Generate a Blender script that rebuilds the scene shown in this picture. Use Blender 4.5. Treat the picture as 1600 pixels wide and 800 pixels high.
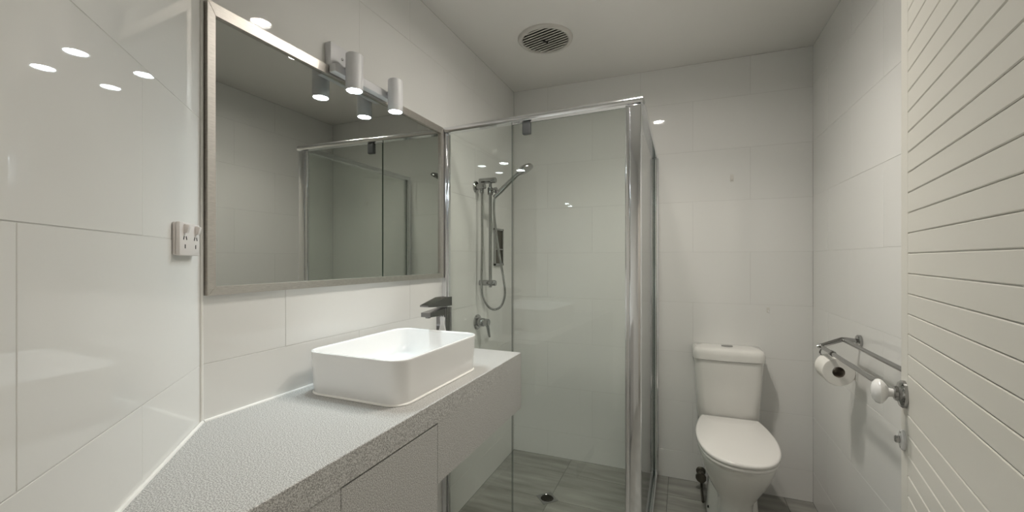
import bpy, bmesh, math, random
from mathutils import Vector, Matrix

random.seed(7)
for o in list(bpy.data.objects):
    bpy.data.objects.remove(o)
scn = bpy.context.scene
COL = scn.collection
PI = math.pi

# ------------------------------------------------------------------ camera, world, exposure
FPX = 640.0
TH = math.atan(267.0 / FPX)            # yaw of the camera from the mirror wall's direction
CAMH = 1.327
cd = bpy.data.cameras.new('camera')
cd.sensor_width = 36.0
cd.lens = FPX / 1600.0 * 36.0
cd.shift_y = 0.003
cd.clip_start = 0.01
cam = bpy.data.objects.new('camera', cd)
cam.location = (0, 0, CAMH)
cam.rotation_euler = (PI / 2, 0, TH)
COL.objects.link(cam)
scn.camera = cam

w = bpy.data.worlds.new('world')
scn.world = w
w.use_nodes = True
w.node_tree.nodes['Background'].inputs[0].default_value = (0.02, 0.02, 0.02, 1)
w.node_tree.nodes['Background'].inputs[1].default_value = 1.0

scn.view_settings.view_transform = 'Standard'
scn.view_settings.look = 'None'
scn.view_settings.exposure = 1.0
scn.view_settings.gamma = 1.0
scn.view_settings.use_curve_mapping = False

SPOT_L = 72.0       # radiance of the vanity spot bulbs
DOWN_L = 150.0       # radiance of the ceiling downlights
HALL_L = 22.0
SPOT_W, SPOT_A = 0.53, 128     # beam of each vanity spot: watts, degrees
DOWN_W, DOWN_A = 1.5, 125     # beam of each downlight
SPOT_C = (0.84, 0.965, 1.0)
DOWN_C = (1.0, 0.945, 0.855)

# ------------------------------------------------------------------ materials
def mat(name, col, rough=0.5, metal=0.0, spec=0.5, coat=0.0, var=0.0, noise=None, bump=None):
    m = bpy.data.materials.new(name)
    m.use_nodes = True
    nt = m.node_tree
    b = nt.nodes['Principled BSDF']
    b.inputs['Base Color'].default_value = (*col, 1)
    b.inputs['Roughness'].default_value = rough
    b.inputs['Metallic'].default_value = metal
    b.inputs['Specular IOR Level'].default_value = spec
    b.inputs['Coat Weight'].default_value = coat
    b.inputs['Coat Roughness'].default_value = 0.04
    tc = nt.nodes.new('ShaderNodeTexCoord')
    if noise:
        # noise = (scale, low colour, high colour, lo, hi, detail, stretch)
        sc, c0, c1, lo, hi, det, st = noise
        mp = nt.nodes.new('ShaderNodeMapping')
        mp.inputs['Scale'].default_value = st
        nt.links.new(tc.outputs['Object'], mp.inputs[0])
        nz = nt.nodes.new('ShaderNodeTexNoise')
        nz.inputs['Scale'].default_value = sc
        nz.inputs['Detail'].default_value = det
        nt.links.new(mp.outputs[0], nz.inputs['Vector'])
        if var:
            oi = nt.nodes.new('ShaderNodeObjectInfo')
            nz.noise_dimensions = '4D'
            ml = nt.nodes.new('ShaderNodeMath'); ml.operation = 'MULTIPLY'
            ml.inputs[1].default_value = 37.0
            nt.links.new(oi.outputs['Random'], ml.inputs[0])
            nt.links.new(ml.outputs[0], nz.inputs['W'])
        cr = nt.nodes.new('ShaderNodeValToRGB')
        cr.color_ramp.elements[0].position = lo
        cr.color_ramp.elements[1].position = hi
        cr.color_ramp.elements[0].color = (*c0, 1)
        cr.color_ramp.elements[1].color = (*c1, 1)
        nt.links.new(nz.outputs['Fac'], cr.inputs[0])
        nt.links.new(cr.outputs[0], b.inputs['Base Color'])
    elif var:
        oi = nt.nodes.new('ShaderNodeObjectInfo')
        mx = nt.nodes.new('ShaderNodeMix'); mx.data_type = 'RGBA'
        mx.inputs['A'].default_value = (*[c * (1 - var) for c in col], 1)
        mx.inputs['B'].default_value = (*[min(1, c * (1 + var)) for c in col], 1)
        nt.links.new(oi.outputs['Random'], mx.inputs['Factor'])
        nt.links.new(mx.outputs['Result'], b.inputs['Base Color'])
    if bump:
        sc, strength, dist = bump
        n2 = nt.nodes.new('ShaderNodeTexNoise')
        n2.inputs['Scale'].default_value = sc
        n2.inputs['Detail'].default_value = 2
        nt.links.new(tc.outputs['Object'], n2.inputs['Vector'])
        bp = nt.nodes.new('ShaderNodeBump')
        bp.inputs['Strength'].default_value = strength
        bp.inputs['Distance'].default_value = dist
        nt.links.new(n2.outputs['Fac'], bp.inputs['Height'])
        nt.links.new(bp.outputs[0], b.inputs['Normal'])
    return m

def emit(name, col, s):
    m = bpy.data.materials.new(name)
    m.use_nodes = True
    nt = m.node_tree
    for n in list(nt.nodes):
        nt.nodes.remove(n)
    e = nt.nodes.new('ShaderNodeEmission')
    e.inputs[0].default_value = (*col, 1)
    e.inputs[1].default_value = s
    out = nt.nodes.new('ShaderNodeOutputMaterial')
    nt.links.new(e.outputs[0], out.inputs[0])
    return m

def glass(name, tint):
    m = bpy.data.materials.new(name)
    m.use_nodes = True
    nt = m.node_tree
    for n in list(nt.nodes):
        nt.nodes.remove(n)
    lw = nt.nodes.new('ShaderNodeLayerWeight'); lw.inputs[0].default_value = 0.5
    pw = nt.nodes.new('ShaderNodeMath'); pw.operation = 'POWER'; pw.inputs[1].default_value = 5
    nt.links.new(lw.outputs['Facing'], pw.inputs[0])
    ma = nt.nodes.new('ShaderNodeMath'); ma.operation = 'MULTIPLY_ADD'
    ma.inputs[1].default_value = 0.955; ma.inputs[2].default_value = 0.045
    nt.links.new(pw.outputs[0], ma.inputs[0])
    tr = nt.nodes.new('ShaderNodeBsdfTransparent'); tr.inputs[0].default_value = (*tint, 1)
    gl = nt.nodes.new('ShaderNodeBsdfGlossy'); gl.inputs['Roughness'].default_value = 0.0
    mx = nt.nodes.new('ShaderNodeMixShader')
    nt.links.new(ma.outputs[0], mx.inputs[0])
    nt.links.new(tr.outputs[0], mx.inputs[1]); nt.links.new(gl.outputs[0], mx.inputs[2])
    out = nt.nodes.new('ShaderNodeOutputMaterial')
    nt.links.new(mx.outputs[0], out.inputs[0])
    return m

M = {}
M['tile'] = mat('gloss_tile', (0.80, 0.797, 0.78), 0.018, spec=0.5, var=0.010, bump=(4.0, 0.005, 0.01))
M['grout'] = mat('grout', (0.64, 0.635, 0.615), 0.85)
M['plaster'] = mat('plaster_paint', (0.78, 0.77, 0.74), 0.7, bump=(220, 0.08, 0.001))
M['ceiling'] = mat('ceiling_paint', (0.80, 0.785, 0.755), 0.75, bump=(160, 0.06, 0.001))
M['floor_tile'] = mat('floor_tile', (0.2, 0.2, 0.18), 0.32, var=1.0,
                      noise=(3.2, (0.21, 0.208, 0.188), (0.37, 0.365, 0.335), 0.33, 0.68, 6, (1.0, 6.0, 1.0)))
M['floor_grout'] = mat('floor_grout', (0.13, 0.13, 0.12), 0.9)
M['bench'] = mat('speckled_laminate', (0.5, 0.5, 0.48), 0.36,
                 noise=(430, (0.28, 0.275, 0.265), (0.66, 0.655, 0.64), 0.32, 0.68, 0, (1, 1, 1)))
M['cab'] = M['bench']
M['dark'] = mat('dark_gap', (0.015, 0.015, 0.014), 0.8)
M['chrome'] = mat('chrome', (0.40, 0.40, 0.40), 0.06, metal=1.0)
M['gunmetal'] = mat('dark_chrome', (0.25, 0.245, 0.25), 0.12, metal=1.0)
M['rail'] = mat('bright_aluminium', (0.84, 0.85, 0.875), 0.11, metal=1.0)
M['brushed'] = mat('brushed_steel', (0.60, 0.57, 0.53), 0.40, metal=1.0,
                   noise=(60, (0.52, 0.495, 0.46), (0.66, 0.63, 0.59), 0.3, 0.7, 3, (1, 1, 12)))
M['mirror'] = mat('mirror_silver', (0.52, 0.532, 0.508), 0.0, metal=1.0)
M['porcelain'] = mat('white_porcelain', (0.80, 0.785, 0.755), 0.07, coat=0.3)
M['basin'] = mat('white_ceramic', (0.86, 0.858, 0.855), 0.10, coat=0.2)
M['seat'] = mat('white_seat_plastic', (0.82, 0.80, 0.775), 0.16)
M['plastic'] = mat('white_plastic', (0.74, 0.70, 0.68), 0.35)
M['whitelamp'] = mat('white_powder_coat', (0.72, 0.72, 0.74), 0.4)
M['silicone'] = mat('white_silicone', (0.88, 0.87, 0.84), 0.4)
M['door'] = mat('satin_door_paint', (0.72, 0.70, 0.645), 0.33, bump=(90, 0.03, 0.001))
M['paper'] = mat('toilet_paper', (0.84, 0.82, 0.78), 0.9, bump=(400, 0.3, 0.001))
M['card'] = mat('cardboard_core', (0.30, 0.25, 0.20), 0.9)
M['darkmetal'] = mat('tarnished_brass', (0.13, 0.12, 0.10), 0.35, metal=0.9)
M['grey_plastic'] = mat('grey_pivot', (0.12, 0.125, 0.13), 0.4)
M['glass'] = glass('shower_glass', (0.938, 0.958, 0.942))
M['glass_edge'] = mat('glass_edge', (0.10, 0.14, 0.12), 0.2)
M['clear'] = mat('clear_hook_plastic', (0.72, 0.70, 0.66), 0.12)
M['vent_slat'] = mat('vent_plastic', (0.62, 0.60, 0.565), 0.5)
M['vent_in'] = mat('vent_interior', (0.26, 0.24, 0.215), 0.8)
M['bulb'] = emit('bulb_glow', SPOT_C, SPOT_L)
M['down'] = emit('downlight_glow', DOWN_C, DOWN_L * 1.0)
M['down_dim'] = emit('downlight_glow_dim', DOWN_C, DOWN_L * 0.75)
M['hall_glow'] = emit('hall_lamp_glow', (1.0, 0.93, 0.82), HALL_L)
M['hall'] = mat('hall_paint', (0.75, 0.73, 0.69), 0.7)
M['lens'] = mat('inner_bevel', (0.5, 0.5, 0.5), 0.2, metal=1.0)

# ------------------------------------------------------------------ mesh helpers
class MB:
    def __init__(s):
        s.bm = bmesh.new()
        s.mi = 0
    def add(s, verts, faces):
        vs = [s.bm.verts.new(v) for v in verts]
        for f in faces:
            try:
                fc = s.bm.faces.new([vs[i] for i in f]); fc.material_index = s.mi
            except ValueError:
                pass
        return vs
    def box(s, x0, x1, y0, y1, z0, z1, bev=0.0, seg=2, M4=None):
        t = bmesh.new()
        bmesh.ops.create_cube(t, size=1.0)
        for v in t.verts:
            v.co = Vector(((x0 + x1) / 2 + v.co.x * (x1 - x0), (y0 + y1) / 2 + v.co.y * (y1 - y0), (z0 + z1) / 2 + v.co.z * (z1 - z0)))
        if bev > 0:
            bmesh.ops.bevel(t, geom=list(t.edges), offset=bev, segments=seg, profile=0.5, affect='EDGES')
        s._merge(t, M4)
        return s
    def vbox(s, x0, x1, y0, y1, z0, z1, r, seg=6, r2=0.0):
        """box with rounded vertical edges, then softened top and bottom"""
        t = bmesh.new()
        bmesh.ops.create_cube(t, size=1.0)
        for v in t.verts:
            v.co = Vector(((x0 + x1) / 2 + v.co.x * (x1 - x0), (y0 + y1) / 2 + v.co.y * (y1 - y0), (z0 + z1) / 2 + v.co.z * (z1 - z0)))
        ve = [e for e in t.edges if abs(e.verts[0].co.z - e.verts[1].co.z) > 1e-6]
        bmesh.ops.bevel(t, geom=ve, offset=r, segments=seg, profile=0.5, affect='EDGES')
        if r2 > 0:
            he = [e for e in t.edges if len(e.link_faces) == 2 and
                  {round(abs(f.normal.z), 2) for f in e.link_faces} == {0.0, 1.0}]
            t.normal_update()
            he = [e for e in t.edges if len(e.link_faces) == 2 and
                  sorted(round(abs(f.normal.z)) for f in e.link_faces) == [0, 1]]
            bmesh.ops.bevel(t, geom=he, offset=r2, segments=3, profile=0.5, affect='EDGES')
        s._merge(t, None)
        return s
    def _merge(s, t, M4):
        t.verts.ensure_lookup_table(); t.verts.index_update()
        vs = [s.bm.verts.new((M4 @ v.co) if M4 else v.co) for v in t.verts]
        for f in t.faces:
            nf = s.bm.faces.new([vs[v.index] for v in f.verts]); nf.material_index = s.mi
        t.free()
    def loft(s, rings, cap0=True, cap1=True, close=False):
        n = len(rings[0])
        vs = [[s.bm.verts.new(p) for p in r] for r in rings]
        m = len(rings)
        for i in range(m if close else m - 1):
            a, b = vs[i], vs[(i + 1) % m]
            for j in range(n):
                f = s.bm.faces.new((a[j], a[(j + 1) % n], b[(j + 1) % n], b[j])); f.material_index = s.mi
        if not close:
            if cap0:
                f = s.bm.faces.new(list(reversed(vs[0]))); f.material_index = s.mi
            if cap1:
                f = s.bm.faces.new(vs[-1]); f.material_index = s.mi
        return s
    def lathe(s, prof, org=(0, 0, 0), axis=(0, 0, 1), n=32, cap0=True, cap1=True):
        ax = Vector(axis).normalized()
        h = Vector((1, 0, 0)) if abs(ax.x) < 0.9 else Vector((0, 1, 0))
        e1 = ax.cross(h).normalized(); e2 = ax.cross(e1)
        org = Vector(org)
        rings = []
        for r, t in prof:
            rings.append([org + ax * t + (e1 * math.cos(2 * PI * k / n) + e2 * math.sin(2 * PI * k / n)) * max(r, 1e-5) for k in range(n)])
        return s.loft(rings, cap0, cap1)
    def tube(s, pts, r, n=12, cap=True, sq=None):
        pts = [Vector(p) for p in pts]
        rings = []
        up = None
        for i, p in enumerate(pts):
            d = (pts[min(i + 1, len(pts) - 1)] - pts[max(i - 1, 0)]).normalized()
            if up is None:
                h = Vector((0, 0, 1)) if abs(d.z) < 0.9 else Vector((1, 0, 0))
                up = (h - d * h.dot(d)).normalized()
            else:
                up = (up - d * up.dot(d)).normalized()
            sd = d.cross(up)
            rr = r[i] if isinstance(r, (list, tuple)) else r
            rings.append([p + (up * math.cos(2 * PI * k / n) + sd * math.sin(2 * PI * k / n)) * rr for k in range(n)])
        return s.loft(rings, cap, cap)
    def prism(s, poly, z0, z1):
        n = len(poly)
        return s.loft([[Vector((p[0], p[1], z0)) for p in poly], [Vector((p[0], p[1], z1)) for p in poly]])
    def build(s, name, m, parent=None, world=False, smooth=35, loc=None, rotz=0.0):
        bm = s.bm
        if world and parent is not None:
            bm.transform(parent.matrix_basis.inverted())
        bmesh.ops.recalc_face_normals(bm, faces=bm.faces)
        me = bpy.data.meshes.new(name)
        bm.to_mesh(me); bm.free()
        for x in (m if isinstance(m, (list, tuple)) else [m]):
            me.materials.append(M[x] if isinstance(x, str) else x)
        if smooth:
            me.polygons.foreach_set('use_smooth', [True] * len(me.polygons))
            me.set_sharp_from_angle(angle=math.radians(smooth))
        o = bpy.data.objects.new(name, me)
        COL.objects.link(o)
        if parent is not None:
            o.parent = parent
        if loc is not None:
            o.location = loc; o.rotation_euler = (0, 0, rotz)
        return o

def tag(o, label=None, cat=None, group=None, kind=None):
    if label: o['label'] = label
    if cat: o['category'] = cat
    if group: o['group'] = group
    if kind: o['kind'] = kind
    return o

def thing(name, label, cat, loc=(0, 0, 0), rotz=0.0, group=None, kind=None):
    o = bpy.data.objects.new(name, None)
    COL.objects.link(o)
    o.empty_display_size = 0.05
    o.location = loc; o.rotation_euler = (0, 0, rotz)
    o.matrix_basis = Matrix.Translation(loc) @ Matrix.Rotation(rotz, 4, 'Z')
    return tag(o, label, cat, group, kind)

def beam(name, parent, wloc, diam, watts, spread, col):
    l = bpy.data.lights.new(name, 'AREA')
    l.shape = 'DISK'; l.size = diam; l.energy = watts; l.spread = math.radians(spread); l.color = col
    o = bpy.data.objects.new(name, l)
    COL.objects.link(o)
    o.parent = parent
    o.location = parent.matrix_basis.inverted() @ Vector(wloc)
    return o

def spline(pts, per=8):
    """Catmull-Rom through points"""
    P = [Vector(p) for p in pts]
    out = []
    for i in range(len(P) - 1):
        p0 = P[max(i - 1, 0)]; p1 = P[i]; p2 = P[i + 1]; p3 = P[min(i + 2, len(P) - 1)]
        for k in range(per):
            t = k / per
            out.append(0.5 * ((2 * p1) + (p2 - p0) * t + (2 * p0 - 5 * p1 + 4 * p2 - p3) * t * t + (3 * p1 - p0 - 3 * p2 + p3) * t ** 3))
    out.append(P[-1])
    return out

def rrect(x0, x1, y0, y1, r, z, n=8):
    out = []
    for cx, cy, a0 in ((x1 - r, y1 - r, 0), (x0 + r, y1 - r, 90), (x0 + r, y0 + r, 180), (x1 - r, y0 + r, 270)):
        for k in range(n + 1):
            a = math.radians(a0 + 90 * k / n)
            out.append(Vector((cx + r * math.cos(a), cy + r * math.sin(a), z)))
    return out

# ------------------------------------------------------------------ plan of the room
XL = -1.087                                   # mirror wall
C0 = Vector((XL, 0.630))                      # mirror wall meets the angled wall
C1 = Vector((XL, 2.641))                      # mirror wall meets the back wall
SK = math.tan(math.radians(1.67))
XR = 0.654
C2 = Vector((XR, 2.641 + (XR - XL) * SK))     # back wall meets the far side wall
SD = Vector((0.692, -0.722)).normalized()     # along the angled wall, away from C0
C4 = C0 + SD * 1.10                           # angled wall meets the doorway wall
ED = Vector((-SD.y, SD.x))                    # along the doorway wall
C3 = C4 + ED * ((XR - C4.x) / ED.x)           # doorway wall meets the far side wall
ROOM = [C0, C4, C3, C2, C1]
CEIL = 2.49
ROWS = [0.0] + [0.168 + 0.3 * k for k in range(8)] + [CEIL]

tile_cache = {}
def tile_mesh(w_, h_):
    key = (round(w_, 4), round(h_, 4))
    if key in tile_cache:
        return tile_cache[key]
    b, t = 0.0005, 0.006
    bm = bmesh.new()
    def ring(d, y):
        return [bm.verts.new(p) for p in ((d, y, d), (w_ - d, y, d), (w_ - d, y, h_ - d), (d, y, h_ - d))]
    a, c, e = ring(0, t), ring(0, b), ring(b, 0)
    for p, q in ((a, c), (c, e)):
        for j in range(4):
            bm.faces.new((p[j], p[(j + 1) % 4], q[(j + 1) % 4], q[j]))
    bm.faces.new(e)
    bmesh.ops.recalc_face_normals(bm, faces=bm.faces)
    for f in bm.faces:
        if abs(f.normal.y) > 0.9 and f.normal.y > 0: f.normal_flip()
    me = bpy.data.meshes.new('tile')
    bm.to_mesh(me); bm.free()
    me.materials.append(M['tile'])
    tile_cache[key] = me
    return me

def tiled_wall(name, p0, p1, off_even, off_odd, tiled=True, mtl='grout', thick=0.10):
    """wall from p0 to p1; faces local -y"""
    u = (p1 - p0); L = u.length
    rz = math.atan2(u.y, u.x)
    mb = MB().box(0, L, 0.0007 if tiled else 0.0, thick, 0, CEIL)
    wobj = mb.build(name, mtl, smooth=0, loc=(p0.x, p0.y, 0), rotz=rz)
    tag(wobj, kind='structure')
    if tiled:
        g = 0.0008
        for k in range(len(ROWS) - 1):
            z0, z1 = ROWS[k], ROWS[k + 1]
            off = off_even if k % 2 == 0 else off_odd
            xs = [0.0] + [x for x in [off + 0.6 * j for j in range(-4, 9)] if 0.03 < x < L - 0.03] + [L]
            for i in range(len(xs) - 1):
                a = xs[i] + (g if i else 0.0006); b = xs[i + 1] - (g if i < len(xs) - 2 else 0.0006)
                o = bpy.data.objects.new('tile', tile_mesh(b - a, z1 - z0 - 2 * g))
                o.parent = wobj
                o.location = (a, random.uniform(-0.0003, 0.0003), z0 + g)
                ww, hh = b - a, z1 - z0
                o.rotation_euler = (random.uniform(-1, 1) * 0.0005, 0, random.uniform(-1, 1) * 0.0004)
                COL.objects.link(o)
    return wobj

wl = tiled_wall('wall_left', C0, C1, 0.232, 0.532)
ws = tiled_wall('wall_angled', C4, C0, 1.10 - 0.585, 1.10 - 0.295)
wb = tiled_wall('wall_back', C1, C2, 0.243, 0.543)
wr = tiled_wall('wall_right', C2, C3, 0.55, 0.25)

# doorway wall: two piers and a header, in plain paint
Ld = (C3 - C4).length
HINGE = 0.93                                   # distance of the hinge from C4
OP0, OP1, OPH = 0.10, HINGE, 2.06
u = (C4 - C3); rz = math.atan2(u.y, u.x)
mb = MB()
mb.box(0, Ld - OP1, 0, 0.09, 0, CEIL)
mb.box(Ld - OP0, Ld, 0, 0.09, 0, CEIL)
mb.box(Ld - OP1, Ld - OP0, 0, 0.09, OPH, CEIL)
wf = tag(mb.build('wall_front', 'plaster', smooth=0, loc=(C3.x, C3.y, 0), rotz=rz), kind='structure')

def clip_poly(poly, a, b):
    """keep the side of a->b that holds the room (room is counter-clockwise)"""
    out = []
    d = b - a
    n = Vector((-d.y, d.x))
    for i in range(len(poly)):
        p, q = poly[i], poly[(i + 1) % len(poly)]
        sp, sq = (p - a).dot(n), (q - a).dot(n)
        if sp >= 0: out.append(p)
        if (sp >= 0) != (sq >= 0):
            out.append(p + (q - p) * (sp / (sp - sq)))
    return out

# floor slab carries the tiles; the hall floor goes on behind the doorway
mb = MB().prism([(p.x, p.y) for p in ROOM], -0.08, -0.0015)
floor = tag(mb.build('floor', 'floor_grout', smooth=0), kind='structure')
for i in range(-3, 5):
    for j in range(-9, 3):
        x0, y0 = -0.68 + 0.6 * i + 0.0012, 2.17 + 0.3 * j + 0.0012
        poly = [Vector(p) for p in ((x0, y0), (x0 + 0.5976, y0), (x0 + 0.5976, y0 + 0.2976), (x0, y0 + 0.2976))]
        for k in range(5):
            if len(poly) < 3: break
            poly = clip_poly(poly, ROOM[k], ROOM[(k + 1) % 5])
        if len(poly) < 3: continue
        c = sum(poly, Vector((0, 0))) / len(poly)
        area = abs(sum(poly[k].x * poly[(k + 1) % len(poly)].y - poly[(k + 1) % len(poly)].x * poly[k].y for k in range(len(poly)))) / 2
        if area < 2e-4: continue
        ins = [p + (c - p).normalized() * 0.0012 for p in poly]
        mb = MB()
        mb.loft([[Vector((p.x - c.x, p.y - c.y, -0.007)) for p in poly],
                 [Vector((p.x - c.x, p.y - c.y, -0.001)) for p in poly],
                 [Vector((p.x - c.x, p.y - c.y, 0.0)) for p in ins]])
        o = mb.build('floor_tile', 'floor_tile', floor, smooth=0)
        o.location = (c.x, c.y, 0)

mb = MB().prism([(p.x, p.y) for p in ROOM], CEIL, CEIL + 0.08)
tag(mb.build('ceiling', 'ceiling', smooth=0), kind='structure')

# hall beyond the doorway
ND = Vector((SD.x, SD.y))                      # away from the room, out of the doorway
def HP(a, b):                                  # a along the doorway wall from C4, b outwards
    return C4 + ED * a + ND * (0.09 + b)
HQ = [HP(-0.45, 0.0), HP(-0.45, 1.5), HP(1.75, 1.5), HP(1.75, 0.0)]
mb = MB().prism([(p.x, p.y) for p in (C4 + ED * OP0, C4 + ED * OP0 + ND * 0.09, *HQ, C4 + ED * OP1 + ND * 0.09, C4 + ED * OP1)], -0.08, -0.002)
tag(mb.build('floor_hall', 'floor_tile', smooth=0), kind='structure')
mb = MB().prism([(p.x, p.y) for p in HQ], CEIL, CEIL + 0.08)
tag(mb.build('ceiling_hall', 'ceiling', smooth=0), kind='structure')
for nm, a, b in (('wall_hall_side', HQ[0], HQ[1]), ('wall_hall_far', HQ[1], HQ[2]), ('wall_hall_end', HQ[2], HQ[3])):
    d = (b - a).normalized(); n = Vector((d.y, -d.x)) * 0.08
    mb = MB().prism([(p.x, p.y) for p in (a, b, b + n, a + n)], 0, CEIL)
    tag(mb.build(nm, 'hall', smooth=0), kind='structure')

# silicone line in the corner of the angled wall
mb = MB().lathe([(0.004, 0.93), (0.004, CEIL - 0.01)], (C0.x + 0.002, C0.y + 0.001, 0), n=8)
tag(mb.build('trim_1', 'silicone'), kind='structure')

# ------------------------------------------------------------------ bench top
BZ = 0.928; BX = -0.638; BY1 = 1.630
sB = (BX - C0.x) / SD.x
BC = C0 + SD * sB                              # front edge meets the angled wall
e = 0.003
t = thing('vanity_bench', 'long grey speckled vanity bench top running from the angled wall to the shower screen', 'bench top', (XL, BY1, BZ))
mb = MB()
nS = Vector((-SD.y, SD.x))                     # into the room from the angled wall
a0 = C0 + nS * e + Vector((e, 0)); a1 = BC + nS * e
poly = [(a0.x, a0.y), (a1.x, a1.y), (BX, BY1), (XL + e, BY1)]
def inset_top(poly, d):
    c = [sum(p[0] for p in poly) / 4, sum(p[1] for p in poly) / 4]
    return [(p[0] + d * (1 if p[0] < c[0] else -1), p[1] + d * (1 if p[1] < c[1] else -1)) for p in poly]
pi_ = inset_top(poly, 0.0016)
mb.loft([[Vector((*p, BZ - 0.062)) for p in poly], [Vector((*p, BZ - 0.0016)) for p in poly], [Vector((*p, BZ)) for p in pi_]])
mb.build('bench_slab', 'bench', t, world=True, smooth=0)
mb = MB().box(BX - 0.018, BX, 0.986, BY1, BZ - 0.2355, BZ - 0.0622)
mb.build('front_apron', 'bench', t, world=True, smooth=0)
mb = MB().box(XL + e, BX - 0.0182, BY1 - 0.018, BY1, BZ - 0.2355, BZ - 0.0622)
mb.build('end_apron', 'bench', t, world=True, smooth=0)
mb = MB()
mb.tube([(C0.x + 0.003, C0.y + 0.006, BZ), (XL + 0.003, BY1, BZ)], 0.0045, 8)
mb.tube([(C0.x + 0.004, C0.y + 0.002, BZ), (BC.x + nS.x * 0.003, BC.y + nS.y * 0.003, BZ)], 0.0045, 8)
tag(mb.build('silicone_bead', 'silicone', t, world=True), 'white silicone line along the wall')

# cabinet below
t = thing('vanity_cabinet', 'grey speckled vanity cabinet with one flush door under the bench top', 'cabinet', (BX, 0.983, 0))
CZ = BZ - 0.0625
cp = [(a0.x + 0.004, a0.y + 0.003), (BX - 0.019 - 0.0, BC.y + 0.04), (BX - 0.019, 0.983), (XL + e, 0.983)]
mb = MB().prism(cp, 0.0, CZ - 0.012)
mb.build('carcass', 'dark', t, world=True, smooth=0)
mb = MB().box(BX - 0.0185, BX, BC.y + 0.022, 0.630, 0.0, CZ)
mb.build('filler_panel', 'bench', t, world=True, smooth=0)
mb = MB().box(XL + e, BX - 0.0195, 0.9832, 0.985, 0.0, CZ - 0.001)
mb.build('side_panel', 'bench', t, world=True, smooth=0)
mb = MB().box(BX - 0.0185, BX, 0.6325, 0.984, 0.09, CZ - 0.0045, 0.0006, 1)
mb.build('door', 'bench', t, world=True, smooth=0)
mb = MB().box(BX - 0.045, BX - 0.04, 0.634, 0.984, 0.0, 0.088)
mb.build('kickboard', 'bench', t, world=True, smooth=0)

# ------------------------------------------------------------------ basin
BXa, BXb, BYa, BYb, BH = -1.043, -0.688, 0.884, 1.347, 0.126
t = thing('vessel_basin', 'white rounded rectangular ceramic basin standing on the grey bench top', 'basin', ((BXa + BXb) / 2, (BYa + BYb) / 2, BZ))
def br(d, z, r=0.052):
    return rrect(BXa + d, BXb - d, BYa + d, BYb - d, max(r - d, 0.012), BZ + z)
mb = MB()
R = [br(0.0085, 0.001, 0.056), br(0.007, 0.004, 0.056), br(0.005, 0.035, 0.055), br(0.002, 0.09, 0.055), br(0.0008, BH - 0.006, 0.054), br(0.0006, BH - 0.0018), br(0.0022, BH),
     br(0.007, BH), br(0.0086, BH - 0.002), br(0.0095, BH - 0.008), br(0.013, 0.07, 0.06), br(0.018, 0.04, 0.07), br(0.028, 0.026, 0.075), br(0.05, 0.020, 0.08), br(0.12, 0.016, 0.13)]
mb.loft(R)
mb.build('bowl', 'basin', t, world=True, smooth=60)
mb = MB()
ro = br(0.0105, 0.0012, 0.062)
mb.loft([[p for p in br(0.0025, 0.0008, 0.058)], br(0.0025, 0.003, 0.058), br(0.005, 0.0055, 0.058), br(0.0085, 0.006, 0.058)], cap0=False, cap1=False)
tag(mb.build('silicone_bead', 'silicone', t, world=True), 'white silicone bead round the foot')
mb = MB().lathe([(0.0, 0.0165), (0.022, 0.0165), (0.024, 0.019), (0.018, 0.022), (0.0, 0.0225)], ((BXa + BXb) / 2, (BYa + BYb) / 2, BZ), n=24)
tag(mb.build('waste', 'chrome', t, world=True), 'chrome waste')

# ------------------------------------------------------------------ tall basin mixer
FX, FY = -0.893, 1.425
t = thing('basin_mixer', 'tall square chrome mixer tap standing behind the white basin', 'tap', (FX, FY, BZ))
mb = MB().box(-0.023, 0.023, -0.023, 0.023, 0, 0.205, 0.003, 2)
mb.build('body', 'gunmetal', t)
mb = MB().box(-0.027, 0.027, -0.027, 0.027, 0, 0.006, 0.002, 2)
mb.build('base_plate', 'gunmetal', t)
mb = MB()
mb.loft([[Vector((x, -0.018, z)) for x, z in ((-0.021, 0.176), (0.021, 0.176), (0.021, 0.204), (-0.021, 0.204))],
         [Vector((x, -0.128, z)) for x, z in ((-0.021, 0.180), (0.021, 0.180), (0.021, 0.196), (-0.021, 0.196))]])
sp = mb.build('spout', 'gunmetal', t, smooth=20)
mb = MB().lathe([(0.010, 0), (0.010, 0.006)], (0, -0.113, 0.175), n=16)
mb.build('aerator', 'gunmetal', sp)
mb = MB()
mb.loft([[Vector((x, 0.024, z)) for x, z in ((-0.023, 0.210), (0.023, 0.210), (0.023, 0.246), (-0.023, 0.246))],
         [Vector((x, -0.030, z)) for x, z in ((-0.023, 0.210), (0.023, 0.210), (0.023, 0.246), (-0.023, 0.246))],
         [Vector((x, -0.138, z)) for x, z in ((-0.019, 0.219), (0.019, 0.219), (0.019, 0.225), (-0.019, 0.225))]])
mb.build('lever', 'gunmetal', t, smooth=20)
# flat white pear-shaped piece with a thin loop, set on the tap's body
t = thing('pear_piece', 'small white pear-shaped piece on the front of the chrome mixer tap', 'tag', (FX + 0.0085, FY - 0.0258, BZ + 0.10))
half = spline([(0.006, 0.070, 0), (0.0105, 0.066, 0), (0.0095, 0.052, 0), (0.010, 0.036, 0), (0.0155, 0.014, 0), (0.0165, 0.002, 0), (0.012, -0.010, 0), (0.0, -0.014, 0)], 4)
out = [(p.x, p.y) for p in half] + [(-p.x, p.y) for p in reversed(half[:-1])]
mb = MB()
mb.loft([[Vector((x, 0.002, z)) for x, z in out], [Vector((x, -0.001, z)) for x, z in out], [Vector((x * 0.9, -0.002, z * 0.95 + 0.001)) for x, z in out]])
mb.build('pear_plate', 'basin', t)
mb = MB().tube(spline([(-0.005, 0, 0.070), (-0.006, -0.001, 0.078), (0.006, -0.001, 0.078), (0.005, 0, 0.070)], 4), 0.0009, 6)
mb.build('loop', 'basin', t)

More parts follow.
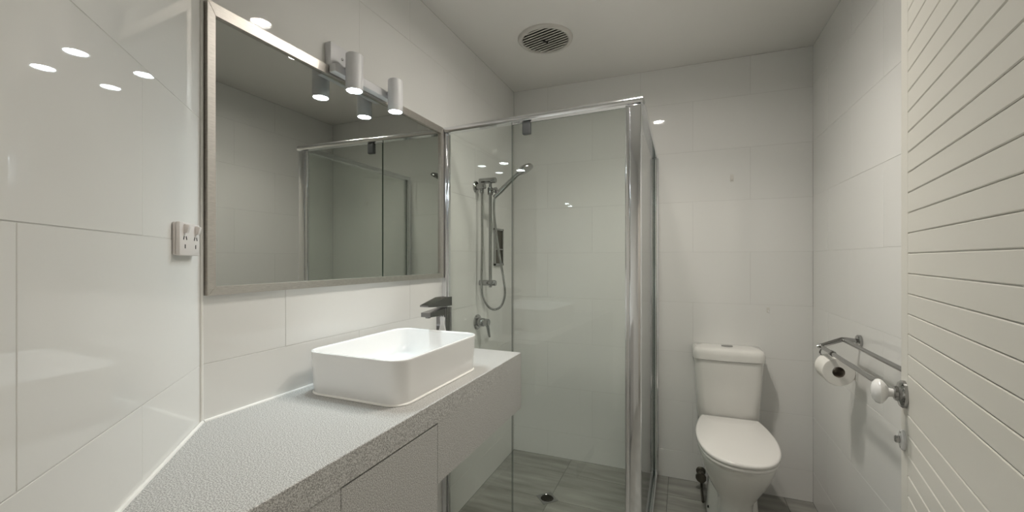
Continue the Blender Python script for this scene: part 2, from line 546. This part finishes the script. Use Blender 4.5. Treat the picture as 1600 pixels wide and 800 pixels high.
# ------------------------------------------------------------------ mirror
MY0, MY1, MZ0, MZ1 = 0.637, 1.706, 1.237, 1.962
MX = XL + 0.0115
t = thing('framed_mirror', 'wide wall mirror in a brushed steel frame above the basin', 'mirror', (XL + 0.0004, (MY0 + MY1) / 2, MZ0), PI / 2)
mb = MB()
fw = 0.030
def fr(y0, z0, y1, z1, d):
    return [Vector((d, y, z)) for y, z in ((y0, z0), (y1, z0), (y1, z1), (y0, z1))]
fx0, fx1 = XL + 0.0006, XL + 0.016
yo0, yo1, zo0, zo1 = MY0, MY1, MZ0, MZ1
inner = (MY0 + fw * 0.62, MZ0 + fw * 0.72, MY1 - fw * 0.75, MZ1 - fw)
sides = [((yo0, zo0), (yo1, zo0), (inner[2], inner[1]), (inner[0], inner[1])),
         ((yo1, zo0), (yo1, zo1), (inner[2], inner[3]), (inner[2], inner[1])),
         ((yo1, zo1), (yo0, zo1), (inner[0], inner[3]), (inner[2], inner[3])),
         ((yo0, zo1), (yo0, zo0), (inner[0], inner[1]), (inner[0], inner[3]))]
for q in sides:
    mb = MB()
    c = Vector((sum(p[0] for p in q) / 4, sum(p[1] for p in q) / 4))
    qi = [Vector(p) + (c - Vector(p)).normalized() * 0.0012 for p in q]
    mb.loft([[Vector((fx0, p[0], p[1])) for p in q], [Vector((fx1 - 0.001, p[0], p[1])) for p in q], [Vector((fx1, p.x, p.y)) for p in qi]])
    mb.build('frame_rail', 'brushed', t, world=True, smooth=0)
mb = MB().box(XL + 0.001, XL + 0.007, inner[0] - 0.004, inner[2] + 0.004, inner[1] - 0.004, inner[3] + 0.004)
mb.build('mirror_glass', 'mirror', t, world=True, smooth=0)

# ------------------------------------------------------------------ vanity light
SX = -1.005; SY = (1.052, 1.262); SZ0, SZ1 = 1.884, 2.004
t = thing('vanity_light', 'white twin spot wall light fixed above the mirror', 'wall light', (XL, 1.03, 1.985), PI / 2)
mb = MB().box(XL + 0.0005, XL + 0.026, 1.006, 1.088, 1.9632, 2.040, 0.002, 2)
pl = mb.build('back_plate', 'whitelamp', t, world=True)
mb = MB().lathe([(0.0045, 0), (0.0045, 0.0015), (0.001, 0.002)], (XL + 0.026, 1.055, 2.0), (1, 0, 0), n=12)
mb.build('screw', 'chrome', t, world=True)
mb = MB().box(XL + 0.019, XL + 0.047, 1.006, 1.290, 1.938, 1.966, 0.002, 2)
mb.build('bar', 'whitelamp', t, world=True)
for y in SY:
    mb = MB().lathe([(0.006, 0), (0.006, 0.03)], (XL + 0.045, y, 1.955), (1, 0, 0), n=16)
    mb.build('neck', 'whitelamp', t, world=True)
    r = 0.0275
    mb = MB().lathe([(r - 0.0035, SZ0 + 0.012), (r - 0.003, SZ0), (r, SZ0), (r, SZ1 - 0.003), (r - 0.003, SZ1), (0, SZ1)], (SX, y, 0), n=40, cap0=False)
    sh = mb.build('spot_shade', 'whitelamp', t, world=True)
    mb = MB().lathe([(0.0235, SZ0 + 0.002), (0.0235, SZ0 + 0.006), (0.0, SZ0 + 0.006)], (SX, y, 0), n=32)
    bb = mb.build('bulb', 'bulb', t, world=True)
    bb['label'] = 'glowing lamp face'
    beam('lamp_beam', t, (SX, y, SZ0 + 0.001), 0.044, SPOT_W, SPOT_A, SPOT_C)

# ------------------------------------------------------------------ ceiling downlights (out of frame, seen in reflections)
for (x, y, wt), lb in (((-0.13, 1.68, 1.5), 'round recessed ceiling downlight over the shower screen corner'), ((-0.27, 1.374, 0.6), 'round recessed ceiling downlight in front of the shower door')):
    t = thing('downlight', lb, 'downlight', (x, y, CEIL))
    mb = MB().lathe([(0.046, -0.012), (0.0465, -0.0035), (0.052, -0.0035), (0.052, 0.0)], n=40, cap0=False, cap1=False)
    mb.build('trim_ring', 'whitelamp', t)
    mb = MB().lathe([(0.0, -0.002), (0.042, -0.002), (0.042, 0.0)], n=40)
    mb.build('lamp_face', 'down' if wt > 1 else 'down_dim', t)
    beam('lamp_beam', t, (x, y, CEIL - 0.004), 0.08, DOWN_W * wt, DOWN_A, DOWN_C)

# hall lamp
hp = HP(0.6, 0.75)
t = thing('hall_lamp', 'round ceiling lamp in the hall outside the doorway', 'ceiling lamp', (hp.x, hp.y, CEIL))
MB().lathe([(0.16, 0.0), (0.16, -0.02), (0.15, -0.025)], n=40, cap0=False).build('lamp_base', 'whitelamp', t)
MB().lathe([(0.15, -0.025), (0.14, -0.045), (0.10, -0.06), (0.0, -0.065)], n=40).build('lamp_cover', 'hall_glow', t)

# ------------------------------------------------------------------ exhaust vent
vx, vy = (Matrix.Rotation(TH, 2) @ Vector((52 / FPX * 2.164, 2.164)))
t = thing('exhaust_vent', 'round exhaust fan vent with slanted slats in the ceiling', 'vent', (vx, vy, CEIL))
MB().lathe([(0.119, 0.0), (0.119, -0.006), (0.121, -0.012), (0.127, -0.014), (0.136, -0.012), (0.143, -0.005), (0.144, 0.0)], n=56, cap0=False, cap1=False).build('rim', 'vent_slat', t)
MB().lathe([(0.0, -0.001), (0.120, -0.001)], n=48, cap0=False).build('throat', 'vent_in', t)
va = math.radians(-14)
for k in range(-5, 6):
    dd = k * 0.0212
    hl = math.sqrt(max(0.1195 ** 2 - dd ** 2, 0.0004))
    R4 = Matrix.Rotation(va, 4, 'Z') @ Matrix.Translation((0, dd, -0.009)) @ Matrix.Rotation(math.radians(6), 4, 'X')
    mb = MB().box(-hl, hl, -0.0052, 0.0052, -0.0008, 0.0008, M4=R4)
    mb.build('slat', 'vent_slat', t, smooth=0)
mb = MB().box(-0.018, 0.018, -0.0028, 0.0028, -0.0165, -0.011, M4=Matrix.Rotation(math.radians(59.6), 4, 'Z'))
mb.build('centre_clip', 'dark', t, smooth=0)

# ------------------------------------------------------------------ shower screen
A = Vector((XL, 1.731)); B = Vector((-0.160, 1.690)); Cc = Vector((-0.164, C1.y + (XL * -1 - 0.164) * SK))
RT = 1.970
t = thing('shower_screen', 'bright framed glass shower screen with pivot door round the corner shower', 'shower screen', (B.x, B.y, 0))
d1 = (B - A).normalized(); n1 = Vector((d1.y, -d1.x))            # n1 points to the camera side
d2 = (Cc - B).normalized(); n2 = Vector((d2.y, -d2.x))           # n2 points to the toilet side
L1 = (B - A).length; L2 = (Cc - B).length
F1 = Matrix(((d1.x, -n1.x, 0, A.x), (d1.y, -n1.y, 0, A.y), (0, 0, 1, 0), (0, 0, 0, 1)))   # x along, -y out
F2 = Matrix(((d2.x, -n2.x, 0, B.x), (d2.y, -n2.y, 0, B.y), (0, 0, 1, 0), (0, 0, 0, 1)))
def sbox(F, x0, x1, y0, y1, z0, z1, bev=0.0, seg=2):
    return MB().box(x0, x1, y0, y1, z0, z1, bev, seg, M4=F)
# wall jamb: a flat channel with a ridge
mb = sbox(F1, 0.001, 0.026, -0.016, 0.016, 0.02, RT - 0.032, 0.002)
mb.box(0.026, 0.034, -0.006, 0.012, 0.02, RT - 0.032, 0.002, M4=F1)
mb.build('wall_jamb', 'rail', t, world=True)
# corner post
mb = sbox(F1, L1 - 0.034, L1 + 0.010, -0.016, 0.018, 0.0, RT - 0.032, 0.004, 3)
mb.box(L1 - 0.046, L1 - 0.034, -0.012, 0.006, 0.0, RT - 0.032, 0.003, 3, M4=F1)
p_ = F1 @ Vector((L1 - 0.046, -0.006, 0))
mb.lathe([(0.0068, 0.0), (0.0068, RT - 0.032)], (p_.x, p_.y, 0), n=20)
mb.build('corner_post', 'rail', t, world=True)
# top rails: half-round outside
def toprail(F, x0, x1, name):
    prof = [(-0.017, 0.0), (-0.021, 0.006), (-0.022, 0.013), (-0.020, 0.020), (-0.014, 0.026), (-0.006, 0.029), (0.014, 0.029), (0.018, 0.026), (0.018, 0.0)]
    mb = MB()
    mb.loft([[F @ Vector((x, y, RT - 0.029 + z)) for y, z in prof] for x in (x0, x1)])
    return mb.build(name, 'rail', t, world=True, smooth=50)
toprail(F1, 0.001, L1 + 0.016, 'front_top_rail')
toprail(F2, 0.020, L2 - 0.001, 'return_top_rail')
# jamb on the back wall: two ridges with a slot
mb = sbox(F2, L2 - 0.018, L2 - 0.001, -0.028, 0.028, 0.03, RT - 0.031, 0.002, 2)
for yy in (-0.0155, 0.0155):
    p_ = F2 @ Vector((L2 - 0.022, yy, 0))
    mb.lathe([(0.0128, 0.03), (0.0128, RT - 0.031)], (p_.x, p_.y, 0), n=28)
mb.build('back_jamb', 'rail', t, world=True)
# bottom rails
for F, L, nm in ((F1, L1, 'front_bottom_rail'), (F2, L2, 'return_bottom_rail')):
    mb = sbox(F, 0.035, L - 0.012, -0.022, -0.003, 0.0, 0.030, 0.004, 3)
    mb.box(0.035, L - 0.012, 0.003, 0.022, 0.0, 0.030, 0.004, 3, M4=F)
    mb.build(nm, 'rail', t, world=True)
def pane(F, x0, x1, z0, z1, y, name):
    mb = MB()
    bmx = mb.bm
    mb.box(x0, x1, y - 0.003, y + 0.003, z0, z1, M4=F)
    bmx.normal_update()
    for f in bmx.faces:
        nn = F.to_3x3().inverted() @ f.normal
        f.material_index = 0 if abs(nn.y) > 0.9 else 1
    return mb.build(name, ['glass', 'glass_edge'], t, world=True, smooth=0)
XD = 0.372                                     # where the fixed pane and the door meet
pane(F1, 0.026, XD, 0.03, RT - 0.028, 0.0, 'fixed_pane')
dp = pane(F1, XD + 0.004, L1 - 0.047, 0.03, RT - 0.036, 0.0, 'door_pane')
pane(F2, 0.030, L2 - 0.020, 0.02, RT - 0.028, 0.0, 'return_pane')
mb = sbox(F1, XD + 0.054, XD + 0.092, -0.012, 0.012, RT - 0.088, RT - 0.030, 0.005, 3)
mb.build('pivot_clip', 'grey_plastic', t, world=True)

# ------------------------------------------------------------------ shower set on the mirror wall, inside the screen
RX, RY = -1.019, 2.12
t = thing('rail_shower', 'chrome hand shower on a slide rail with a looping hose', 'hand shower', (XL, RY, 1.19), PI / 2)
MB().lathe([(0.0095, 1.165), (0.0095, 1.79)], (RX, RY, 0), n=20).build('slide_rail', 'chrome', t, world=True)
for z in (1.190, 1.777):
    mb = MB().lathe([(0.016, 0.0), (0.0165, 0.002), (0.0165, 0.098), (0.015, 0.102), (0, 0.102)], (XL, RY, z), (1, 0, 0), n=24)
    mb.build('rail_bracket', 'chrome', t, world=True)
# wall outlet elbow
EY, EZ = 2.068, 1.737
mb = MB().lathe([(0.033, 0.0), (0.033, 0.006), (0.029, 0.010), (0.017, 0.011), (0.0165, 0.055), (0.015, 0.060), (0, 0.060)], (XL, EY, EZ), (1, 0, 0), n=28)
mb.lathe([(0.011, 0.0), (0.012, -0.018), (0.012, -0.036), (0.009, -0.040)], (XL + 0.040, EY, EZ), n=18)
mb.build('outlet_elbow', 'chrome', t, world=True)
# slider holding the hand piece
mb = MB().lathe([(0.014, -0.022), (0.017, -0.018), (0.017, 0.018), (0.014, 0.022)], (RX, RY, 1.715), n=20)
mb.lathe([(0.012, 0.0), (0.012, 0.030), (0.016, 0.032), (0.016, 0.044), (0, 0.046)], (RX, RY, 1.715), (0.9, -0.2, 0.1), n=18)
mb.build('slider', 'chrome', t, world=True)
h0 = Vector((-0.990, 2.112, 1.678)); h1 = Vector((-0.850, 2.108, 1.795)); h2 = Vector((-0.800, 2.105, 1.822))
mb = MB()
mb.tube([h0, h0.lerp(h1, 0.3), h0.lerp(h1, 0.7), h1, h1.lerp(h2, 0.7)], [0.0115, 0.014, 0.013, 0.0125, 0.014], 16)
mb.build('handle', 'chrome', t, world=True)
hd = (h2 - h1).normalized(); hn = Vector((hd.z, 0.0, -hd.x)).normalized()     # face looks down and out
mb = MB().lathe([(0.0, -0.018), (0.028, -0.016), (0.043, -0.008), (0.047, 0.0), (0.046, 0.008), (0.040, 0.010), (0.0, 0.010)], h2, hn, n=32)
mb.build('spray_head', 'chrome', t, world=True)
hose = spline([(XL + 0.040, EY, EZ - 0.030), (XL + 0.040, EY, 1.60), (XL + 0.042, EY, 1.40), (XL + 0.040, EY - 0.004, 1.22), (XL + 0.046, EY + 0.004, 1.11), (XL + 0.080, EY + 0.035, 1.045),
               (XL + 0.122, EY + 0.068, 1.052), (XL + 0.146, EY + 0.080, 1.12), (XL + 0.140, EY + 0.074, 1.22), (XL + 0.116, EY + 0.060, 1.38), (XL + 0.096, EY + 0.050, 1.55), (XL + 0.094, EY + 0.046, 1.64), tuple(h0 + Vector((0.004, 0, 0.006)))], 10)
MB().tube(hose, 0.0068, 12).build('hose', 'chrome', t, world=True)

# shower mixer
t = thing('shower_mixer', 'chrome lever mixer on a round plate below the slide rail', 'shower mixer', (XL, 2.085, 0.968), PI / 2)
mb = MB().lathe([(0.043, 0.0005), (0.043, 0.005), (0.039, 0.010), (0.025, 0.012), (0.024, 0.045), (0.022, 0.048), (0.0, 0.049)], (XL, 2.085, 0.968), (1, 0, 0), n=36)
mb.build('plate', 'chrome', t, world=True)
mb = MB().lathe([(0.021, 0.049), (0.021, 0.072), (0.018, 0.076), (0, 0.077)], (XL, 2.085, 0.968), (1, 0, 0), n=28)
mb.tube([(XL + 0.060, 2.085, 0.968), (XL + 0.068, 2.088, 0.940), (XL + 0.074, 2.092, 0.895), (XL + 0.076, 2.094, 0.885)], [0.012, 0.010, 0.0075, 0.006], 12)
mb.build('lever', 'chrome', t, world=True)

# soap niche holder
t = thing('soap_holder', 'narrow chrome two-tier soap holder on the tiled wall beside the slide rail', 'soap holder', (XL, 2.37, 1.28), PI / 2)
y0, y1, z0, z1 = 2.305, 2.435, 1.285, 1.52
for a in ((y0, y0 + 0.012, z0, z1), (y1 - 0.012, y1, z0, z1), (y0, y1, z1 - 0.012, z1), (y0, y1, z0, z0 + 0.016)):
    mb = MB().box(XL + 0.0005, XL + 0.013, a[0], a[1], a[2], a[3], 0.0015, 1)
    mb.build('frame_side', 'chrome', t, world=True, smooth=0)
MB().box(XL + 0.0004, XL + 0.003, y0 + 0.012, y1 - 0.012, z0 + 0.016, z1 - 0.012).build('back_panel', 'darkmetal', t, world=True, smooth=0)
MB().box(XL + 0.003, XL + 0.012, y0 + 0.012, y1 - 0.012, 1.385, 1.393).build('shelf', 'chrome', t, world=True, smooth=0)

# floor waste
t = thing('floor_waste', 'square chrome floor waste with a round grate in the shower floor', 'drain', (-0.695, 2.172, 0.0), math.radians(45))
mb = MB()
nq = 40
def sq(k, s):
    a = 2 * PI * k / nq
    c_, s_ = math.cos(a), math.sin(a)
    m_ = max(abs(c_), abs(s_))
    return (c_ / m_ * s, s_ / m_ * s)
mb.loft([[Vector((*sq(k, 0.045), 0.0002)) for k in range(nq)], [Vector((*sq(k, 0.045), 0.0022)) for k in range(nq)],
         [Vector((0.036 * math.cos(2 * PI * k / nq), 0.036 * math.sin(2 * PI * k / nq), 0.0022)) for k in range(nq)],
         [Vector((0.034 * math.cos(2 * PI * k / nq), 0.034 * math.sin(2 * PI * k / nq), 0.0006)) for k in range(nq)]], cap0=False, cap1=False)
mb.build('frame', 'chrome', t)
MB().lathe([(0.0, 0.0004), (0.0345, 0.0004)], n=32, cap0=False).build('sump', 'dark', t)
for k in range(-2, 3):
    hl = math.sqrt(0.034 ** 2 - (k * 0.012) ** 2)
    MB().box(-hl, hl, k * 0.012 - 0.0018, k * 0.012 + 0.0018, 0.0008, 0.0020).build('bar', 'darkmetal', t, smooth=0)

# ------------------------------------------------------------------ toilet
TX = 0.228
TY = C1.y + (TX - XL) * SK
t = thing('toilet', 'white close-coupled toilet suite with its lid down against the back wall', 'toilet', (TX, TY, 0), math.radians(1.67))
def cis(z, hw, d, r=0.045, y0=-0.004):
    """cistern section: flat back, rounded front corners, slightly bowed front"""
    out = []
    pts = [(-hw, y0), (-hw, -d + r)]
    for k in range(1, 9):
        a = PI + (PI / 2) * k / 8
        pts.append((-hw + r + r * math.cos(a), -d + r + r * math.sin(a)))
    m_ = 8
    for k in range(1, m_):
        x = -hw + r + (2 * hw - 2 * r) * k / m_
        pts.append((x, -d - 0.010 * (1 - (2 * k / m_ - 1) ** 2)))
    pts2 = [(-x, y) for x, y in reversed(pts[:10])]
    pts += pts2
    return [Vector((x, y, z)) for x, y in pts]
mb = MB().loft([cis(0.430, 0.150, 0.140), cis(0.445, 0.155, 0.146), cis(0.60, 0.163, 0.156), cis(0.768, 0.171, 0.164)])
mb.build('cistern', 'porcelain', t, smooth=50)
mb = MB().loft([cis(0.7705, 0.170, 0.163), cis(0.7715, 0.1775, 0.171), cis(0.800, 0.1790, 0.172), cis(0.820, 0.176, 0.169), cis(0.829, 0.169, 0.161), cis(0.833, 0.155, 0.145, y0=-0.012), cis(0.834, 0.12, 0.11, y0=-0.03)])
ld = mb.build('cistern_lid', 'porcelain', t, smooth=60)
mb = MB()
for k in (0,):
    mb.loft([[Vector((0.030 * math.cos(2 * PI * q / 32), -0.075 + 0.021 * math.sin(2 * PI * q / 32), z)) for q in range(32)] for z in (0.832, 0.838)] +
            [[Vector((0.027 * math.cos(2 * PI * q / 32), -0.075 + 0.018 * math.sin(2 * PI * q / 32), 0.8395)) for q in range(32)]])
tag(mb.build('flush_button', 'chrome', t), 'oval chrome flush button')
# lid and seat outline: half widths against distance from the wall
prof = [(0.138, 0.165), (0.150, 0.20), (0.166, 0.27), (0.1775, 0.35), (0.1785, 0.43), (0.168, 0.51), (0.143, 0.58), (0.105, 0.628), (0.055, 0.655), (0.0, 0.663)]
hs = spline([(a, b, 0) for a, b in prof], 5)
outl = [(-p.x, -p.y) for p in hs] + [(p.x, -p.y) for p in reversed(hs[:-1])]
def lidz(y):                                    # the lid rises a little towards its hinge
    return 0.438 + 0.028 * (0.663 + y) / 0.5
def ring(sx, dz, back=0.0):
    cy = -0.42
    return [Vector((x * sx, cy + (y - cy) * sx, lidz(y) + dz)) for x, y in outl]
mb = MB().loft([ring(0.985, -0.019), ring(1.0, -0.014), ring(1.0, -0.006), ring(0.985, -0.001), ring(0.95, 0.0005), ring(0.6, 0.003)])
mb.build('lid', 'seat', t, smooth=60)
mb = MB().loft([ring(0.975, -0.036), ring(0.99, -0.033), ring(0.99, -0.024), ring(0.975, -0.0205)])
mb.build('seat_ring', 'seat', t, smooth=60)
for sx in (-1, 1):
    mb = MB().lathe([(0.011, -0.022), (0.011, 0.022)], (sx * 0.075, -0.168, lidz(-0.17) - 0.014), (1, 0, 0), n=16)
    mb.build('hinge', 'seat', t)
def bowl(z, hw, yb, yf, p=2.3):
    out = []
    cy = (yb + yf) / 2; hl = (yb - yf) / 2
    for k in range(40):
        a = 2 * PI * k / 40
        c_, s_ = math.cos(a), math.sin(a)
        x = hw * math.copysign(abs(c_) ** (2 / p), c_)
        y = cy + hl * math.copysign(abs(s_) ** (2 / p), s_)
        taper = 1.0 - 0.18 * max(0.0, (y - cy) / hl) ** 2
        out.append(Vector((x * taper, y, z)))
    return out
mb = MB().loft([bowl(0.0, 0.090, -0.20, -0.505, 2.6), bowl(0.012, 0.088, -0.20, -0.503, 2.6), bowl(0.06, 0.081, -0.20, -0.496, 2.6), bowl(0.12, 0.076, -0.20, -0.490, 2.5),
                bowl(0.165, 0.084, -0.19, -0.500), bowl(0.21, 0.112, -0.17, -0.528), bowl(0.27, 0.138, -0.15, -0.572), bowl(0.33, 0.158, -0.13, -0.615), bowl(0.375, 0.169, -0.12, -0.638), bowl(0.398, 0.171, -0.12, -0.642),
                bowl(0.403, 0.165, -0.125, -0.636)])
mb.build('pan', 'porcelain', t, smooth=70)
mb = MB().loft([bowl(0.0, 0.122, -0.09, -0.405, 3.5), bowl(0.01, 0.122, -0.09, -0.405, 3.5), bowl(0.05, 0.116, -0.09, -0.395, 3.5), bowl(0.19, 0.108, -0.09, -0.36, 3.5), bowl(0.30, 0.105, -0.05, -0.30, 3.5), bowl(0.40, 0.135, -0.01, -0.22, 4.0), bowl(0.428, 0.14, -0.01, -0.20, 4.0)])
mb.build('trap_shroud', 'porcelain', t, smooth=70)
for sx in (-1, 1):
    mb = MB().lathe([(0.006, -0.002), (0.006, 0.0035), (0, 0.004)], (sx * 0.1165, -0.325, 0.045), (sx, 0, 0.1), n=12)
    mb.build('fixing_hole', 'dark', t)
# stop valve
vxw, vyw = 0.098, C1.y + (0.098 - XL) * SK
SVZ = 0.070
t = thing('stop_valve', 'dark tarnished water stop valve low on the wall beside the toilet', 'valve', (vxw, vyw, SVZ), math.radians(1.67))
MB().lathe([(0.026, 0.0005), (0.026, 0.004), (0.020, 0.010), (0.010, 0.012), (0.010, 0.045)], (0, 0, 0), (0, -1, 0), n=20).build('flange', 'darkmetal', t)
mb = MB().lathe([(0.014, -0.022), (0.016, -0.016), (0.016, 0.016), (0.012, 0.022)], (0, -0.055, 0), n=16)
mb.build('valve_body', 'darkmetal', t)
mb = MB().lathe([(0.009, 0.0), (0.009, 0.010), (0.027, 0.012), (0.030, 0.022), (0.026, 0.032), (0, 0.033)], (0, -0.066, 0), (-0.25, -1, 0.1), n=10)
mb.build('handwheel', 'darkmetal', t)
mb = MB().tube(spline([(0.0, -0.055, -0.018), (0.0, -0.057, -0.040), (-0.001, -0.075, -0.056), (-0.002, -0.12, -0.0615), (-0.003, -0.22, -0.0615)], 8), 0.0075, 10)
mb.build('pipe', 'darkmetal', t)

# ------------------------------------------------------------------ small hooks on the back wall
for (hx, hz), lb, s in (((0.262, 1.797), 'tiny clear adhesive hook high on the tiled wall above the toilet', 1.0), ((0.443, 1.040), 'tiny curved white hook on the tiled wall beside the toilet cistern', 0.75)):
    t = thing('wall_hook', lb, 'hook', (hx, C1.y + (hx - XL) * SK, hz), math.radians(1.67))
    MB().box(-0.009 * s, 0.009 * s, -0.003, -0.0004, -0.02 * s, 0.02 * s, 0.0012, 2).build('pad', 'clear', t)
    MB().tube(spline([(0, -0.003, 0.0), (0, -0.010, -0.012 * s), (0.001, -0.018, -0.017 * s), (0.002, -0.024, -0.008 * s)], 6), 0.0025 * s, 8).build('hook_arm', 'clear' if s == 1.0 else 'basin', t)

# ------------------------------------------------------------------ power outlet on the angled wall
s_o = 0.113
po = C0 + SD * s_o
t = thing('power_outlet', 'white double power outlet with two switches on the tiled wall beside the mirror', 'power outlet', (po.x, po.y, 1.370), math.atan2(-SD.y, -SD.x))
MB().box(-0.0565, 0.0565, -0.0062, -0.0006, -0.0345, 0.0345, 0.002, 2).build('mounting_block', 'plastic', t)
MB().box(-0.058, 0.058, -0.0145, -0.0064, -0.0355, 0.0355, 0.0025, 2).build('face_plate', 'plastic', t)
for sx in (-1, 1):
    mb = MB().box(-0.006, 0.006, -0.006, 0.004, -0.009, 0.009, 0.0015, 2, M4=Matrix.Translation((sx * 0.033, -0.0165, 0.022)) @ Matrix.Rotation(math.radians(14), 4, 'X'))
    mb.build('switch', 'plastic', t)
    cx = sx * 0.031
    for dx, dz, ang in ((-0.007, 0.002, 30), (0.007, 0.002, -30), (0.0, -0.016, 0)):
        mb = MB().box(-0.0013, 0.0013, -0.0153, -0.0143, -0.0042, 0.0042, M4=Matrix.Translation((cx + dx, 0, dz)) @ Matrix.Rotation(math.radians(ang), 4, 'Y'))
        mb.build('slot', 'dark', t, smooth=0)

# ------------------------------------------------------------------ towel rack and toilet roll on the far side wall
RYk = 2.04
t = thing('towel_rack', 'double chrome towel rack on the side wall with two stepped bars', 'towel rack', (XR, RYk, 1.0), -PI / 2)
b1 = (0.599, 1.004); b2 = (0.524, 0.972)
for y in (RYk, 1.41):
    mb = MB().lathe([(0.024, 0.0005), (0.024, 0.010), (0.021, 0.013), (0.010, 0.014)], (XR, y, 1.0), (-1, 0, 0), n=28)
    mb.build('wall_mount', 'chrome', t, world=True)
    mb = MB().tube([(XR - 0.012, y, 1.0), (b1[0] + 0.004, y, b1[1]), (b1[0] - 0.006, y, b1[1] - 0.002), (b2[0], y, b2[1]), (b2[0] - 0.014, y, b2[1] - 0.006)], [0.0085, 0.0085, 0.0095, 0.0085, 0.007], 14)
    mb.build('arm', 'chrome', t, world=True)
for (bx_, bz_), nm in ((b1, 'back_bar'), (b2, 'front_bar')):
    mb = MB().tube([(bx_, RYk, bz_ - 0.004), (bx_, 1.41, bz_ - 0.004)], 0.0080, 14)
    mb.build(nm, 'chrome', t, world=True)
mb = MB().lathe([(0.0105, -0.012), (0.0115, -0.010), (0.0115, 0.010), (0.0105, 0.012)], (b2[0], 1.905, b2[1] - 0.004), (0, 1, 0), n=16)
mb.build('bar_collar', 'chrome', t, world=True)
mb = MB()
mb.tube(spline([(b2[0], 2.034, b2[1] - 0.010), (b2[0] + 0.004, 2.070, 0.935), (b2[0] + 0.026, 2.078, 0.906), (b2[0] + 0.036, 2.070, 0.901), (b2[0] + 0.036, 2.05, 0.900), (b2[0] + 0.036, 1.985, 0.900)], 6), 0.0035, 8)
mb.build('roll_hook', 'chrome', t, world=True)
t = thing('toilet_roll', 'white toilet paper roll hanging below the chrome towel rack', 'toilet roll', (b2[0] + 0.036, 1.962, 0.886), -PI / 2)
rx, rzc = b2[0] + 0.036, 0.886
mb = MB().lathe([(0.0205, 0.0), (0.052, 0.0), (0.0535, 0.002), (0.0535, 0.098), (0.052, 0.10), (0.0205, 0.10)], (rx, 1.962, rzc), (0, 1, 0), n=40, cap0=False, cap1=False)
mb.build('paper', 'paper', t, world=True)
mb = MB().lathe([(0.0205, 0.0), (0.0205, 0.10), (0.0185, 0.10), (0.0185, 0.0)], (rx, 1.962, rzc), (0, 1, 0), n=32, cap0=False, cap1=False)
mb.build('core', 'card', t, world=True)
mb = MB()
tail = [(rx + 0.0535 * math.cos(a), rzc + 0.0535 * math.sin(a)) for a in [math.radians(q) for q in range(60, -1, -10)]] + [(rx + 0.0545, rzc - 0.012), (rx + 0.055, rzc - 0.03)]
mb.loft([[Vector((x, y, z)) for x, z in tail] + [Vector((x + 0.0012, y, z)) for x, z in reversed(tail)] for y in (1.963, 2.061)])
mb.build('loose_sheet', 'paper', t, world=True)

# ------------------------------------------------------------------ door
DE = Vector((0.492, 1.289)); da = math.radians(10.3)
dd_ = Vector((-math.sin(da), -math.cos(da)))     # from free edge back towards the hinge
DW, DH = 0.82, 2.04
rzd = math.atan2(dd_.y, dd_.x)
# local x from the free edge to the hinge; local -y ... visible face
door = bpy.data.objects.new('door_1', None)
COL.objects.link(door)
door.location = (DE.x, DE.y, 0.006); door.rotation_euler = (0, 0, rzd)
door.matrix_basis = Matrix.Translation((DE.x, DE.y, 0.006)) @ Matrix.Rotation(rzd, 4, 'Z')
tag(door, 'white painted door with horizontal grooved boards standing open', 'door', kind='structure')
# which local side faces the room
side = -1.0                                      # visible face at local y = 0, body on the other side
def dbox(x0, x1, y0, y1, z0, z1, bev=0.0, seg=1):
    return MB().box(x0, x1, y0, y1, z0, z1, bev, seg)
dbox(0.0, DW, 0.0045, 0.036, 0.0, DH).build('door_core', 'door', door, smooth=0)
dbox(0.0, 0.0585, 0.0, 0.0045, 0.0, DH, 0.0012).build('stile', 'door', door, smooth=0)
dbox(DW - 0.0585, DW, 0.0, 0.0045, 0.0, DH, 0.0012).build('stile', 'door', door, smooth=0)
P_ = 0.0468; z_ref = 1.334
gs = [z_ref + P_ * k for k in range(-27, 15) if k != -7]
edges = [0.0] + [g for g in gs if 0.02 < g < DH - 0.02] + [DH]
for i in range(len(edges) - 1):
    dbox(0.0588, DW - 0.0588, 0.0, 0.0045, edges[i] + 0.0007, edges[i + 1] - 0.0007, 0.0017).build('board', 'door', door, smooth=0)
# knob with a chrome rose, and the privacy turn below
kz = CAMH - 209.0 / FPX * 0.98 - 0.006
kx = 0.028
rose = MB().lathe([(0.032, 0.0), (0.032, -0.006), (0.028, -0.011), (0.018, -0.014), (0.0165, -0.019), (0.013, -0.021)], (kx + 0.010, -0.0002, kz), (0, 1, 0), n=36, cap0=False).build('knob_rose', 'chrome', door)
mb = MB().lathe([(0.0105, -0.016), (0.0095, -0.024), (0.011, -0.030), (0.020, -0.035), (0.0275, -0.041), (0.0295, -0.047), (0.0275, -0.053), (0.020, -0.059), (0.009, -0.062), (0.0, -0.0625)], (kx + 0.010, 0, kz), (0, 1, 0), n=36)
tag(mb.build('knob', 'basin', door), 'white porcelain knob')
lz = CAMH - 282.0 / FPX * 0.98 - 0.006
MB().lathe([(0.024, 0.0), (0.024, -0.004), (0.021, -0.007), (0.009, -0.008)], (kx, -0.0002, lz), (0, 1, 0), n=32).build('lock_plate', 'basin', door)
mb = MB().box(-0.0035, 0.0035, -0.0125, 0.0125, -0.0, 0.0, 0) if False else MB()
mb.lathe([(0.0085, -0.007), (0.0085, -0.015), (0.007, -0.017), (0, -0.017)], (kx, 0, lz), (0, 1, 0), n=20)
mb.build('lock_turn', 'chrome', door)
for dz in (-0.017, 0.017):
    MB().lathe([(0.003, -0.006), (0.003, -0.0078), (0, -0.008)], (kx, 0, lz + dz), (0, 1, 0), n=10).build('screw', 'darkmetal', door)
for hz in (0.25, 1.0, 1.8):
    MB().lathe([(0.006, 0.0), (0.006, 0.09)], (DW + 0.004, -0.002, hz), n=12).build('hinge', 'chrome', door)
